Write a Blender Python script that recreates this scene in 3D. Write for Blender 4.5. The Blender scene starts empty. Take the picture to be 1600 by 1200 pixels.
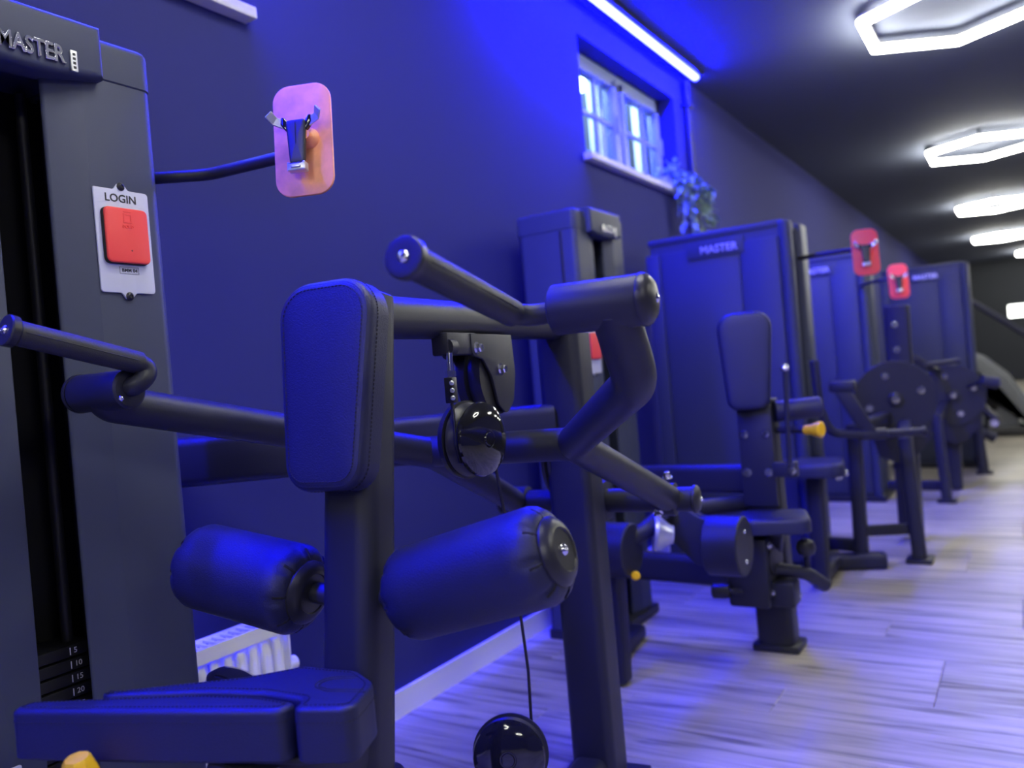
import bpy, bmesh, math, random
from mathutils import Vector, Matrix
random.seed(4)
D = bpy.data
SC = bpy.context.scene
COL = SC.collection
V = Vector

# ------------------------------------------------------------------ camera
F_PX, YAW, PITCH, ROLL = 1280.0, math.radians(32.1), 7 / 1280, 0.085
fwd = V((-math.sin(YAW) * math.cos(PITCH), math.cos(YAW) * math.cos(PITCH), -math.sin(PITCH)))
rt0 = V((math.cos(YAW), math.sin(YAW), 0))
up0 = rt0.cross(fwd)
cr, sr = math.cos(ROLL), math.sin(ROLL)
rt = rt0 * cr - up0 * sr
up = rt0 * sr + up0 * cr
cam_d = D.cameras.new('camera')
cam_d.sensor_width = 36
cam_d.lens = F_PX / 1600 * 36
cam_d.clip_start = 0.02
cam_d.dof.use_dof = True
cam_d.dof.focus_distance = 1.36
cam_d.dof.aperture_fstop = 2.6
cam = D.objects.new('camera', cam_d)
M = Matrix((rt, up, -fwd)).transposed().to_4x4()
M.translation = V((0, 0, 1.0))
cam.matrix_world = M
COL.objects.link(cam)
SC.camera = cam

# ------------------------------------------------------------------ world and exposure
w = D.worlds.new('world')
SC.world = w
w.use_nodes = True
bg = w.node_tree.nodes['Background']
bg.inputs[0].default_value = (0.45, 0.68, 1.0, 1)
bg.inputs[1].default_value = 5.0
SC.view_settings.view_transform = 'Standard'
SC.view_settings.look = 'None'
SC.view_settings.gamma = 1
SC.view_settings.use_curve_mapping = False
SC.view_settings.exposure = 1.7
LED_POWER = 240.0
HEX_POWER = 18.5

# ------------------------------------------------------------------ materials
def lin(c):
    return tuple((x / 12.92 if x <= .04045 else ((x + .055) / 1.055) ** 2.4) for x in c)

def mat(name, col, rough=.5, metal=0.0, bump=0.0, bscale=400, var=0.0, vscale=6, coat=0.0, spec=.5, sheen=0):
    m = D.materials.new(name)
    m.use_nodes = True
    nt = m.node_tree
    b = nt.nodes['Principled BSDF']
    b.inputs['Base Color'].default_value = (*col, 1)
    b.inputs['Roughness'].default_value = rough
    b.inputs['Metallic'].default_value = metal
    b.inputs['Coat Weight'].default_value = coat
    b.inputs['Specular IOR Level'].default_value = spec
    if bump or var:
        tc = nt.nodes.new('ShaderNodeTexCoord')
        if bump:
            n = nt.nodes.new('ShaderNodeTexNoise')
            n.inputs['Scale'].default_value = bscale
            n.inputs['Detail'].default_value = 2
            nt.links.new(tc.outputs['Object'], n.inputs['Vector'])
            bp = nt.nodes.new('ShaderNodeBump')
            bp.inputs['Strength'].default_value = bump
            bp.inputs['Distance'].default_value = .002
            nt.links.new(n.outputs['Fac'], bp.inputs['Height'])
            nt.links.new(bp.outputs['Normal'], b.inputs['Normal'])
        if var:
            n2 = nt.nodes.new('ShaderNodeTexNoise')
            n2.inputs['Scale'].default_value = vscale
            n2.inputs['Detail'].default_value = 4
            nt.links.new(tc.outputs['Object'], n2.inputs['Vector'])
            r = nt.nodes.new('ShaderNodeMapRange')
            r.inputs[3].default_value = max(.03, rough - var)
            r.inputs[4].default_value = min(1, rough + var)
            nt.links.new(n2.outputs['Fac'], r.inputs[0])
            nt.links.new(r.outputs[0], b.inputs['Roughness'])
    return m

def emis(name, col, s):
    m = D.materials.new(name)
    m.use_nodes = True
    nt = m.node_tree
    nt.nodes.remove(nt.nodes['Principled BSDF'])
    e = nt.nodes.new('ShaderNodeEmission')
    e.inputs[0].default_value = (*col, 1)
    e.inputs[1].default_value = s
    nt.links.new(e.outputs[0], nt.nodes['Material Output'].inputs[0])
    return m

STEEL = mat('powder_coat', (.020, .021, .036), .42, spec=.4, bump=.18, bscale=900, var=.06)
COVER = mat('tower_cover_plastic', (.048, .056, .105), .5, spec=.3, bump=.12, bscale=1200, var=.05)
LEATHER = mat('black_leather', (.013, .015, .055), .44, spec=.5, bump=.35, bscale=550, var=.05)
STITCH = mat('stitch_thread', (.012, .012, .015), .8)
RUBBER = mat('grip_rubber', (.028, .028, .03), .55, bump=.2, bscale=700)
GLOSS = mat('glossy_black_plastic', (.012, .012, .014), .08, coat=.6)
PLASTIC = mat('black_plastic', (.022, .022, .026), .35, var=.05)
DARK = mat('dark_interior', (.004, .004, .006), .7)
IRON = mat('weight_plate_iron', (.014, .014, .018), .55)
LETTER = mat('satin_lettering', (.75, .75, .8), .3, .45)
CHROME = mat('chrome', (.8, .8, .82), .14, 1.0)
SILVER = mat('satin_silver', (.62, .63, .66), .3, .7)
CABLE = mat('cable_black', (.012, .012, .013), .4)
WHITE = mat('white_sheet', (.60, .61, .78), .45)
INK = mat('print_ink', (.02, .02, .03), .6)
NUMW = mat('number_white', (.85, .85, .85), .6)
YEL = mat('yellow_plastic', (.95, .55, .008), .4)
RADW = mat('radiator_enamel', (.90, .90, .88), .3)
WALLM = mat('wall_paint', (.037, .040, .175), .8, spec=.12, bump=.15, bscale=260)
CEILM = mat('ceiling_paint', (.112, .126, .175), .85, spec=.15, bump=.1, bscale=120)
FARM = mat('far_wall_paint', (.05, .054, .062), .85, spec=.15)
BASEM = mat('baseboard_white', (.88, .88, .86), .45)
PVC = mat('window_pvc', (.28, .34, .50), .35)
SILLM = mat('sill_stone', (.62, .60, .57), .4)
CONC = mat('light_well_concrete', (.05, .055, .07), .9, bump=.3, bscale=60)
GREYM = mat('grey_machine_shell', (.16, .17, .18), .4)
LEDM = emis('led_diffuser', (.0025, .003, 1.0), LED_POWER)
HEXM = emis('hex_diffuser', (1.0, .99, .88), HEX_POWER)
PANELM = emis('lit_panel', (.95, 1.0, .92), 2.5)
SCREEN = mat('dark_screen', (.01, .01, .012), .1)

def glass():
    m = D.materials.new('window_glass')
    m.use_nodes = True
    b = m.node_tree.nodes['Principled BSDF']
    b.inputs['Base Color'].default_value = (.9, .95, 1, 1)
    b.inputs['Roughness'].default_value = .02
    b.inputs['Transmission Weight'].default_value = 1
    b.inputs['IOR'].default_value = 1.1
    return m
GLASS = glass()

def red_mat(name, col, dirty):
    m = mat(name, col, .42)
    if dirty:
        nt = m.node_tree
        b = nt.nodes['Principled BSDF']
        tc = nt.nodes.new('ShaderNodeTexCoord')
        n = nt.nodes.new('ShaderNodeTexNoise')
        n.inputs['Scale'].default_value = 22
        n.inputs['Detail'].default_value = 4
        cr_ = nt.nodes.new('ShaderNodeValToRGB')
        cr_.color_ramp.elements[0].position = .38
        cr_.color_ramp.elements[0].color = (*[c * .78 for c in col], 1)
        cr_.color_ramp.elements[1].position = .6
        cr_.color_ramp.elements[1].color = (*col, 1)
        nt.links.new(tc.outputs['Object'], n.inputs['Vector'])
        nt.links.new(n.outputs['Fac'], cr_.inputs[0])
        nt.links.new(cr_.outputs[0], b.inputs['Base Color'])
    return m
RED = red_mat('red_plastic', (.95, .07, .07), False)
SALMON = red_mat('worn_salmon_plastic', (.98, .36, .17), True)

def wood():
    m = D.materials.new('plank_vinyl')
    m.use_nodes = True
    nt = m.node_tree
    N = nt.nodes.new
    L = nt.links.new
    b = nt.nodes['Principled BSDF']
    tc = N('ShaderNodeTexCoord')
    oi = N('ShaderNodeObjectInfo')
    ge = N('ShaderNodeNewGeometry')
    ad = N('ShaderNodeMath')
    ad.operation = 'ADD'
    L(oi.outputs['Random'], ad.inputs[0])
    L(ge.outputs['Random Per Island'], ad.inputs[1])
    fr = N('ShaderNodeMath')
    fr.operation = 'FRACT'
    L(ad.outputs[0], fr.inputs[0])
    mp = N('ShaderNodeMapping')
    mp.inputs['Scale'].default_value = (1.6, 20, 20)
    L(tc.outputs['Object'], mp.inputs[0])
    sh = N('ShaderNodeVectorMath')
    sh.operation = 'ADD'
    cx = N('ShaderNodeCombineXYZ')
    mu = N('ShaderNodeMath')
    mu.operation = 'MULTIPLY'
    mu.inputs[1].default_value = 37
    L(fr.outputs[0], mu.inputs[0])
    L(mu.outputs[0], cx.inputs[0])
    L(mu.outputs[0], cx.inputs[1])
    L(mp.outputs[0], sh.inputs[0])
    L(cx.outputs[0], sh.inputs[1])
    n = N('ShaderNodeTexNoise')
    n.inputs['Scale'].default_value = 1.3
    n.inputs['Detail'].default_value = 6
    n.inputs['Distortion'].default_value = .7
    L(sh.outputs[0], n.inputs['Vector'])
    rp = N('ShaderNodeValToRGB')
    e = rp.color_ramp.elements
    e[0].position, e[0].color = .30, (.14, .128, .108, 1)
    e[1].position, e[1].color = .62, (.50, .455, .375, 1)
    k = rp.color_ramp.elements.new(.45)
    k.color = (.38, .345, .285, 1)
    L(n.outputs['Fac'], rp.inputs[0])
    hv = N('ShaderNodeHueSaturation')
    mr = N('ShaderNodeMapRange')
    mr.inputs[3].default_value = .78
    mr.inputs[4].default_value = 1.15
    L(fr.outputs[0], mr.inputs[0])
    L(mr.outputs[0], hv.inputs['Value'])
    L(rp.outputs[0], hv.inputs['Color'])
    L(hv.outputs[0], b.inputs['Base Color'])
    b.inputs['Roughness'].default_value = .42
    bp = N('ShaderNodeBump')
    bp.inputs['Strength'].default_value = .12
    bp.inputs['Distance'].default_value = .002
    L(n.outputs['Fac'], bp.inputs['Height'])
    L(bp.outputs[0], b.inputs['Normal'])
    return m
WOOD = wood()

def leafm():
    m = mat('leaf_green', (.22, .32, .27), .5)
    return m
LEAF = leafm()

# ------------------------------------------------------------------ object helpers
def finish(name, bm, m, parent=None, smooth=35):
    bmesh.ops.recalc_face_normals(bm, faces=bm.faces)
    me = D.meshes.new(name)
    bm.to_mesh(me)
    bm.free()
    me.materials.append(m)
    if smooth:
        me.polygons.foreach_set('use_smooth', [True] * len(me.polygons))
        me.set_sharp_from_angle(angle=math.radians(smooth))
    o = D.objects.new(name, me)
    COL.objects.link(o)
    if parent is not None:
        adopt(o, parent)
    return o

WORLD = {}
def wm(o):
    return WORLD.get(o.name, Matrix.Identity(4))

def adopt(o, parent):
    o.parent = parent
    o.matrix_parent_inverse = wm(parent).inverted()

def thing(name, label, cat, loc=(0, 0, 0), rotz=0.0, group=None):
    o = D.objects.new(name, None)
    o.empty_display_size = .1
    COL.objects.link(o)
    o.location = loc
    o.rotation_euler = (0, 0, rotz)
    WORLD[o.name] = Matrix.Translation(V(loc)) @ Matrix.Rotation(rotz, 4, 'Z')
    return tag(o, label, cat, group)

def tag(o, label, cat, group=None):
    o['label'] = label
    o['category'] = cat
    if group:
        o['group'] = group
    return o

def struct(o):
    o['kind'] = 'structure'
    return o

def NB():
    return bmesh.new()

# ------------------------------------------------------------------ geometry helpers (all in world space)
def frame(direction, ref=V((0, 0, 1))):
    d = V(direction).normalized()
    if abs(d.dot(ref)) > .98:
        ref = V((1, 0, 0))
    u = ref.cross(d).normalized()
    v = d.cross(u).normalized()
    return d, u, v

def box(bm, lo, hi, bev=0.0, seg=2, mx=None):
    r = bmesh.ops.create_cube(bm, size=1)
    vs = r['verts']
    lo, hi = V(lo), V(hi)
    for v_ in vs:
        v_.co = V([(lo[i] + hi[i]) / 2 + v_.co[i] * (hi[i] - lo[i]) for i in range(3)])
    if bev:
        es = list({e for v_ in vs for e in v_.link_edges})
        r = bmesh.ops.bevel(bm, geom=es, offset=bev, segments=seg, profile=.5, affect='EDGES')
        vs = list({v_ for f in r['faces'] for v_ in f.verts} | {v_ for v_ in vs if v_.is_valid})
    if mx is not None:
        for v_ in vs:
            v_.co = mx @ v_.co
    return vs

def fillet(pts, rad, n=8, closed=False):
    pts = [V(p) for p in pts]
    out = []
    N = len(pts)
    if not isinstance(rad, (list, tuple)):
        rad = [rad] * N
    for i, p in enumerate(pts):
        if not closed and i in (0, N - 1):
            out.append(p)
            continue
        a, c = pts[i - 1], pts[(i + 1) % N]
        d1, d2 = (a - p), (c - p)
        l1, l2 = d1.length, d2.length
        d1.normalize(); d2.normalize()
        ang = d1.angle(d2)
        if ang > math.pi - .02 or rad[i] <= 0:
            out.append(p)
            continue
        t = rad[i] / math.tan(ang / 2)
        t = min(t, l1 * .49, l2 * .49)
        r_ = t * math.tan(ang / 2)
        bis = (d1 + d2).normalized()
        cen = p + bis * (r_ / math.sin(ang / 2))
        s, e = p + d1 * t - cen, p + d2 * t - cen
        tot = s.angle(e)
        ax = s.cross(e).normalized()
        for k in range(n + 1):
            out.append(cen + Matrix.Rotation(tot * k / n, 3, ax) @ s)
    return out

def circ(r, n=24, r2=None):
    r2 = r if r2 is None else r2
    return [(r * math.cos(2 * math.pi * k / n), r2 * math.sin(2 * math.pi * k / n)) for k in range(n)]

def rrect(w_, h_, r, n=5):
    out = []
    for cx, cy, a0 in ((w_ / 2 - r, h_ / 2 - r, 0), (-w_ / 2 + r, h_ / 2 - r, 90), (-w_ / 2 + r, -h_ / 2 + r, 180), (w_ / 2 - r, -h_ / 2 + r, 270)):
        for k in range(n + 1):
            a = math.radians(a0 + 90 * k / n)
            out.append((cx + r * math.cos(a), cy + r * math.sin(a)))
    return out

def sweep(bm, pts, prof, ref=V((0, 0, 1)), cap=.003):
    """profile u = sideways, v = 'up' along ref"""
    pts = [V(p) for p in pts]
    n = len(pts)
    d, u, v = frame(pts[1] - pts[0], V(ref))
    rings = []
    def ring(p, u, v, s=0.0):
        R = []
        for a, b in prof:
            l = math.hypot(a, b) or 1
            k = max(0, (l - s)) / l
            R.append(bm.verts.new(p + u * a * k + v * b * k))
        return R
    prev = d
    if cap:
        rings.append(ring(pts[0], u, v, cap))
    for i, p in enumerate(pts):
        if i == 0:
            t = (pts[1] - pts[0]).normalized()
        elif i == n - 1:
            t = (pts[-1] - pts[-2]).normalized()
        else:
            t = ((pts[i] - pts[i - 1]).normalized() + (pts[i + 1] - pts[i]).normalized()).normalized()
        q = prev.rotation_difference(t)
        u = q @ u; v = q @ v
        prev = t
        if cap and i == 0:
            rings.append(ring(p + t * cap, u, v))
        elif cap and i == n - 1:
            rings.append(ring(p - t * cap, u, v))
            rings.append(ring(p, u, v, cap))
        else:
            rings.append(ring(p, u, v))
    m = len(prof)
    for A, B in zip(rings, rings[1:]):
        for k in range(m):
            bm.faces.new((A[k], A[(k + 1) % m], B[(k + 1) % m], B[k]))
    bm.faces.new(rings[0][::-1])
    bm.faces.new(rings[-1])

def tube(bm, pts, r, bend=0.0, n=20, cap=.003):
    if bend:
        pts = fillet(pts, bend)
    sweep(bm, pts, circ(r, n), cap=cap)

def lathe(bm, o, axis, prof, n=32, mod=None):
    o = V(o)
    d, u, v = frame(axis)
    rings = []
    for s, r in prof:
        R = []
        for k in range(n):
            a = 2 * math.pi * k / n
            rr = r * (mod(s, a) if mod else 1)
            R.append(bm.verts.new(o + d * s + u * math.cos(a) * rr + v * math.sin(a) * rr))
        rings.append(R)
    for A, B in zip(rings, rings[1:]):
        for k in range(n):
            bm.faces.new((A[k], A[(k + 1) % n], B[(k + 1) % n], B[k]))
    bm.faces.new(rings[0][::-1])
    bm.faces.new(rings[-1])

def inset2(poly, s):
    n = len(poly)
    A = sum(poly[i][0] * poly[(i + 1) % n][1] - poly[(i + 1) % n][0] * poly[i][1] for i in range(n))
    sg = 1 if A > 0 else -1
    out = []
    for i in range(n):
        p0, p, p1 = poly[i - 1], poly[i], poly[(i + 1) % n]
        def nn(a, b):
            dx, dy = b[0] - a[0], b[1] - a[1]
            l = math.hypot(dx, dy) or 1e-9
            return (-dy / l * sg, dx / l * sg)
        a, b = nn(p0, p), nn(p, p1)
        mx, my = a[0] + b[0], a[1] + b[1]
        l = math.hypot(mx, my) or 1e-9
        mx, my = mx / l, my / l
        k = s / max(.45, mx * a[0] + my * a[1])
        out.append((p[0] + mx * k, p[1] + my * k))
    return out

def poly2(pts, rad, n=6):
    return [(p.x, p.y) for p in fillet([V((a, b, 0)) for a, b in pts], rad, n, True)]

def prism(bm, outline, o, ux, uy, t, bev=.003, dome=0.0, seg=3):
    """extrude outline from o by t along ux x uy; rounded front edge, optional dome on the front"""
    o, ux, uy = V(o), V(ux).normalized(), V(uy).normalized()
    un = ux.cross(uy).normalized()
    def ring(s, h):
        P = inset2(outline, s) if s else outline
        return [bm.verts.new(o + ux * a + uy * b + un * h) for a, b in P]
    rs = [ring(min(bev, .004), 0), ring(0, min(bev, .004))]
    for k in range(seg + 1):
        a = math.pi / 2 * k / seg
        rs.append(ring(bev * (1 - math.cos(a)), t - bev + bev * math.sin(a)))
    m = len(outline)
    for A, B in zip(rs, rs[1:]):
        for k in range(m):
            bm.faces.new((A[k], A[(k + 1) % m], B[(k + 1) % m], B[k]))
    bm.faces.new(rs[0][::-1])
    if dome:
        P = inset2(outline, bev)
        cx = sum(p[0] for p in P) / m; cy = sum(p[1] for p in P) / m
        last = rs[-1]
        for s in (.85, .6, .3):
            R = [bm.verts.new(o + ux * (cx + (a - cx) * s) + uy * (cy + (b - cy) * s) + un * (t + dome * (1 - s * s))) for a, b in P]
            for k in range(m):
                bm.faces.new((last[k], last[(k + 1) % m], R[(k + 1) % m], R[k]))
            last = R
        c = bm.verts.new(o + ux * cx + uy * cy + un * (t + dome))
        for k in range(m):
            bm.faces.new((last[k], last[(k + 1) % m], c))
    else:
        bm.faces.new(rs[-1])

def bolt(name, p, axis, parent, r=.008, h=.007, m=None):
    bm = NB()
    lathe(bm, p, axis, [(-.002, r * 1.35), (.0015, r * 1.35), (.0016, r * 1.02)], 20)
    lathe(bm, p, axis, [(.0014, r), (h * .8, r), (h, r * .82)], 6)
    return finish(name, bm, m or CHROME, parent, 30)

def dome_bolt(name, p, axis, parent, r=.007, m=None):
    bm = NB()
    lathe(bm, p, axis, [(-.001, r), (.001, r), (r * .45, r * .75), (r * .6, r * .45), (r * .35, r * .38)], 18)
    return finish(name, bm, m or CHROME, parent)

def text(name, s, size, depth, o, ux, uy, m, parent, align='CENTER', spacing=1.0, bold=0.0, sx=1.0, bevel=0.0):
    c = D.curves.new(name, 'FONT')
    c.body = s
    c.size = size
    c.extrude = depth
    c.align_x = align
    c.align_y = 'CENTER'
    c.space_character = spacing
    c.offset = bold
    c.resolution_u = 3
    c.bevel_depth = bevel
    c.bevel_resolution = 1
    t = D.objects.new(name + '_tmp', c)
    COL.objects.link(t)
    dg = bpy.context.evaluated_depsgraph_get()
    me = D.meshes.new_from_object(t.evaluated_get(dg))
    D.objects.remove(t)
    ux, uy = V(ux).normalized(), V(uy).normalized()
    un = ux.cross(uy)
    mx = Matrix((ux * sx, uy, un)).transposed().to_4x4()
    mx.translation = V(o)
    me.transform(mx)
    me.materials.clear()
    me.materials.append(m)
    ob = D.objects.new(name, me)
    COL.objects.link(ob)
    adopt(ob, parent)
    return ob

def P1(name, m, parent, fn, *a, **k):
    sm = k.pop('smooth', 35)
    bm = NB()
    fn(bm, *a, **k)
    return finish(name, bm, m, parent, sm)

# ================================================================== THE ROOM
WX, CZ, YB, YF, XR = -1.70, 2.79, -7.2, 21.9, 5.2
WINS = [(0.42, 1.50), (3.55, 4.82)]       # openings in the left wall
WZ0, WZ1 = 2.02, 2.62
RECESS = .13

floor = struct(P1('floor', mat('floor_screed', (.1, .1, .1), .9), None, box, (WX - .3, YB, -.12), (XR, YF, -.013)))
struct(P1('ceiling', CEILM, None, box, (WX - .3, YB, CZ), (XR, YF, CZ + .1)))
bm = NB()
box(bm, (WX - RECESS - .05, YB, -.1), (WX, YF, WZ0))
box(bm, (WX - RECESS - .05, YB, WZ1), (WX, YF, CZ))
ys = [YB] + [y for wn in WINS for y in wn] + [YF]
for a, b in zip(ys[0::2], ys[1::2]):
    box(bm, (WX - RECESS - .05, a, WZ0), (WX, b, WZ1))
struct(finish('wall_left', bm, WALLM, None, 0))
struct(P1('wall_right', WALLM, None, box, (XR, YB, -.1), (XR + .1, YF, CZ + .1)))
struct(P1('wall_back', WALLM, None, box, (WX - .3, YB - .1, -.1), (XR + .1, YB, CZ + .1)))
struct(P1('wall_far', FARM, None, box, (WX - .3, YF, -.1), (XR + .1, YF + .1, CZ + .1)))
bm = NB()
sweep(bm, [(WX + .008, YB, .04), (WX + .008, YF, .04)], [(-.008, -.04), (.008, -.04), (.008, .03), (.004, .04), (-.008, .04)], cap=0)
struct(finish('baseboard_left', bm, BASEM, None, 0))

# plank floor: planks run across the room
PW, PL = .19, 1.22
def plank_mesh(bm, x0, y0, ln):
    b = .0022
    lo, hi = (x0 + .0006, y0 + .0006), (x0 + ln - .0006, y0 + PW - .0006)
    vs = []
    for ins, z in ((0, -.012), (0, -b), (b, 0)):
        for cx_, cy_ in ((lo[0] + ins, lo[1] + ins), (hi[0] - ins, lo[1] + ins), (hi[0] - ins, hi[1] - ins), (lo[0] + ins, hi[1] - ins)):
            vs.append(bm.verts.new((cx_, cy_, z)))
    for a in (0, 4):
        for k in range(4):
            bm.faces.new((vs[a + k], vs[a + (k + 1) % 4], vs[a + 4 + (k + 1) % 4], vs[a + 4 + k]))
    bm.faces.new(vs[8:12])
PM = {}
def plank_data(ln):
    k = round(ln, 3)
    if k not in PM:
        bm = NB()
        plank_mesh(bm, 0, 0, ln)
        bmesh.ops.recalc_face_normals(bm, faces=bm.faces)
        me = D.meshes.new('plank')
        bm.to_mesh(me)
        bm.free()
        me.materials.append(WOOD)
        PM[k] = me
    return PM[k]
offs = [.41, 1.22, .81, .2, 1.02, .61]
rest = NB()
row, y = 0, YB
while y < YF - PW:
    x, ln = WX, offs[(row * 5 + row // 4) % 6]
    k = 0
    while x < XR - .05:
        ln = min(ln, XR - x)
        if 1.4 <= y <= 16.5 and k < 3:
            o = D.objects.new('plank', plank_data(ln))
            o.location = (x, y, 0)
            COL.objects.link(o)
            o.parent = floor
        else:
            plank_mesh(rest, x, y, ln)
        x += ln
        ln = PL
        k += 1
    y += PW
    row += 1
ro = finish('plank_field', rest, WOOD, floor, 0)
ro['kind'] = 'stuff'

# windows
def window(n, y0, y1):
    w_ = D.objects.new('window_%d' % n, None)
    COL.objects.link(w_)
    w_.location = (WX - RECESS, (y0 + y1) / 2, WZ0)
    WORLD[w_.name] = Matrix.Translation(w_.location)
    struct(w_)
    xb = WX - RECESS + .03
    fw = .05
    bm = NB()
    for lo, hi in (((y0, WZ0), (y1, WZ0 + fw)), ((y0, WZ1 - fw), (y1, WZ1)), ((y0, WZ0), (y0 + fw, WZ1)), ((y1 - fw, WZ0), (y1, WZ1))):
        box(bm, (xb - .06, lo[0], lo[1]), (xb, hi[0], hi[1]), .004)
    finish('window_frame', bm, PVC, w_)
    ym = (y0 + y1) / 2
    P1('centre_mullion', PVC, w_, box, (xb - .06, ym - .035, WZ0 + fw), (xb + .004, ym + .035, WZ1 - fw), .004)
    for a, b in ((y0 + fw, ym - .035), (ym + .035, y1 - fw)):
        bm = NB()
        z0, z1, s = WZ0 + fw, WZ1 - fw, .042
        for lo, hi in (((a, z0), (b, z0 + s)), ((a, z1 - s), (b, z1)), ((a, z0), (a + s, z1)), ((b - s, z0), (b, z1))):
            box(bm, (xb - .045, lo[0], lo[1]), (xb + .018, hi[0], hi[1]), .005)
        cs = finish('casement', bm, PVC, w_)
        P1('glazing_bar', PVC, cs, box, (xb - .02, a + s, (z0 + z1) / 2 - .009), (xb + .006, b - s, (z0 + z1) / 2 + .009), .002)
        P1('glazing_bar', PVC, cs, box, (xb - .02, (a + b) / 2 + .03, z0 + s), (xb + .006, (a + b) / 2 + .048, z1 - s), .002)
        P1('pane', GLASS, cs, box, (xb - .014, a + s, z0 + s), (xb - .010, b - s, z1 - s), smooth=0)
        P1('window_handle', PVC, cs, box, (xb + .018, b - s + .012, (z0 + z1) / 2 - .05), (xb + .035, b - s + .03, (z0 + z1) / 2 + .05), .004)
    P1('window_sill', SILLM, w_, box, (WX - RECESS + .031, y0 - .03, WZ0 - .012), (WX + .045, y1 + .03, WZ0 + .02), .004)
    return w_
for i, (a, b) in enumerate(WINS):
    window(i + 1, a, b)
# light wells outside the windows, open to the sky
for i, (a, b) in enumerate(WINS):
    bm = NB()
    box(bm, (WX - 1.5, a - .4, 1.2), (WX - 1.4, b + .6, 3.0))
    box(bm, (WX - 1.4, a - .4, 1.2), (WX - RECESS - .05, a - .3, 3.0))
    box(bm, (WX - 1.4, b + .5, 1.2), (WX - RECESS - .05, b + .6, 3.0))
    box(bm, (WX - 1.4, a - .3, 1.2), (WX - RECESS - .05, b + .5, 1.3))
    tr = struct(finish('trim_%d' % (i + 1), bm, CONC, None, 0))
    for yp, xp in ((a + .83, -2.0), (a + 1.48, -2.0)):  # white posts added to read as bright daylight strips behind the panes
        P1('daylight_strip_post', RADW, tr, box, (xp - .04, yp - .065, 1.25), (xp + .04, yp + .065, 2.98), .01)

# ================================================================== LIGHTS
def hex_lamp(cx_, cy_, label, group, L=.47):
    t = thing('hexagon_ceiling_lamp', label, 'ceiling lamp', (cx_, cy_, CZ - .06), 0, group)
    z = CZ - .075
    vs = [V((cx_ + L * math.cos(math.radians(30 + 60 * k)), cy_ + L * math.sin(math.radians(30 + 60 * k)), z)) for k in range(6)]
    for k in range(6):
        a, b = vs[k], vs[(k + 1) % 6]
        d = (b - a).normalized()
        bm = NB()
        sweep(bm, [a - d * .008, b + d * .008], rrect(.044, .04, .014, 4), cap=.002)
        finish('light_bar', bm, HEXM, t)
        bm = NB()
        sweep(bm, [a + V((0, 0, .026)), b + V((0, 0, .026))], rrect(.05, .012, .003, 2), cap=0)
        finish('mounting_rail', bm, PLASTIC, t)
    for k in (0, 2, 4):
        bm = NB()
        lathe(bm, vs[k] + V((0, 0, .02)), (0, 0, 1), [(0, .012), (CZ - z - .02, .012)], 12)
        finish('spacer', bm, PLASTIC, t)
    return t
HEX_Y = [4.955, 8.60, 12.45, 16.4, 20.2]
ORD = ['first past the window', 'second past the window', 'third past the window', 'fourth past the window', 'closest to the far end wall']
for yy, od in zip(HEX_Y, ORD):
    hex_lamp(.42 if yy > 20 else -.20, yy, 'glowing white hexagon lamp on dark ceiling, ' + od, 'hexagon lamps on the ceiling')
for xx, yy, od in ((-.2, 1.25, 'above the lat machine'), (-.2, -2.35, 'over the floor before the lat machine'), (-.2, -6.0, 'unseen and added for frontal light, close to the back wall')):  # the lamp by the back wall is unseen, added for more frontal light
    hex_lamp(xx, yy, 'glowing white hexagon lamp on dark ceiling, ' + od, 'hexagon lamps on the ceiling')
for yy in (-4.1, -.4, 3.2, 6.9, 10.6, 14.4, 18.2):  # unseen second row, added to light the floor and machines
    hex_lamp(2.7, yy, 'unseen white hexagon lamp in a second ceiling row, added to light the open floor', 'unseen hexagon lamps added to light the open floor')

def led(y0, y1, label):
    t = thing('led_light_strip', label, 'light strip', (WX + .10, y0, CZ), 0, 'blue led strips above the windows')
    bm = NB()
    box(bm, (WX + .055, y0 - .012, CZ - .026), (WX + .145, y1 + .012, CZ), .002)
    finish('aluminium_channel', bm, PLASTIC, t)
    bm = NB()
    sweep(bm, [(WX + .10, y0, CZ - .027), (WX + .10, y1, CZ - .027)], rrect(.042, .036, .016, 5), cap=.003)
    finish('diffuser', bm, LEDM, t)
led(2.85, 4.98, 'long blue-glowing led strip at ceiling edge above the window with the plant')
led(-1.3, 1.5, 'long blue-glowing led strip at ceiling edge above the radiator')

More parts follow.
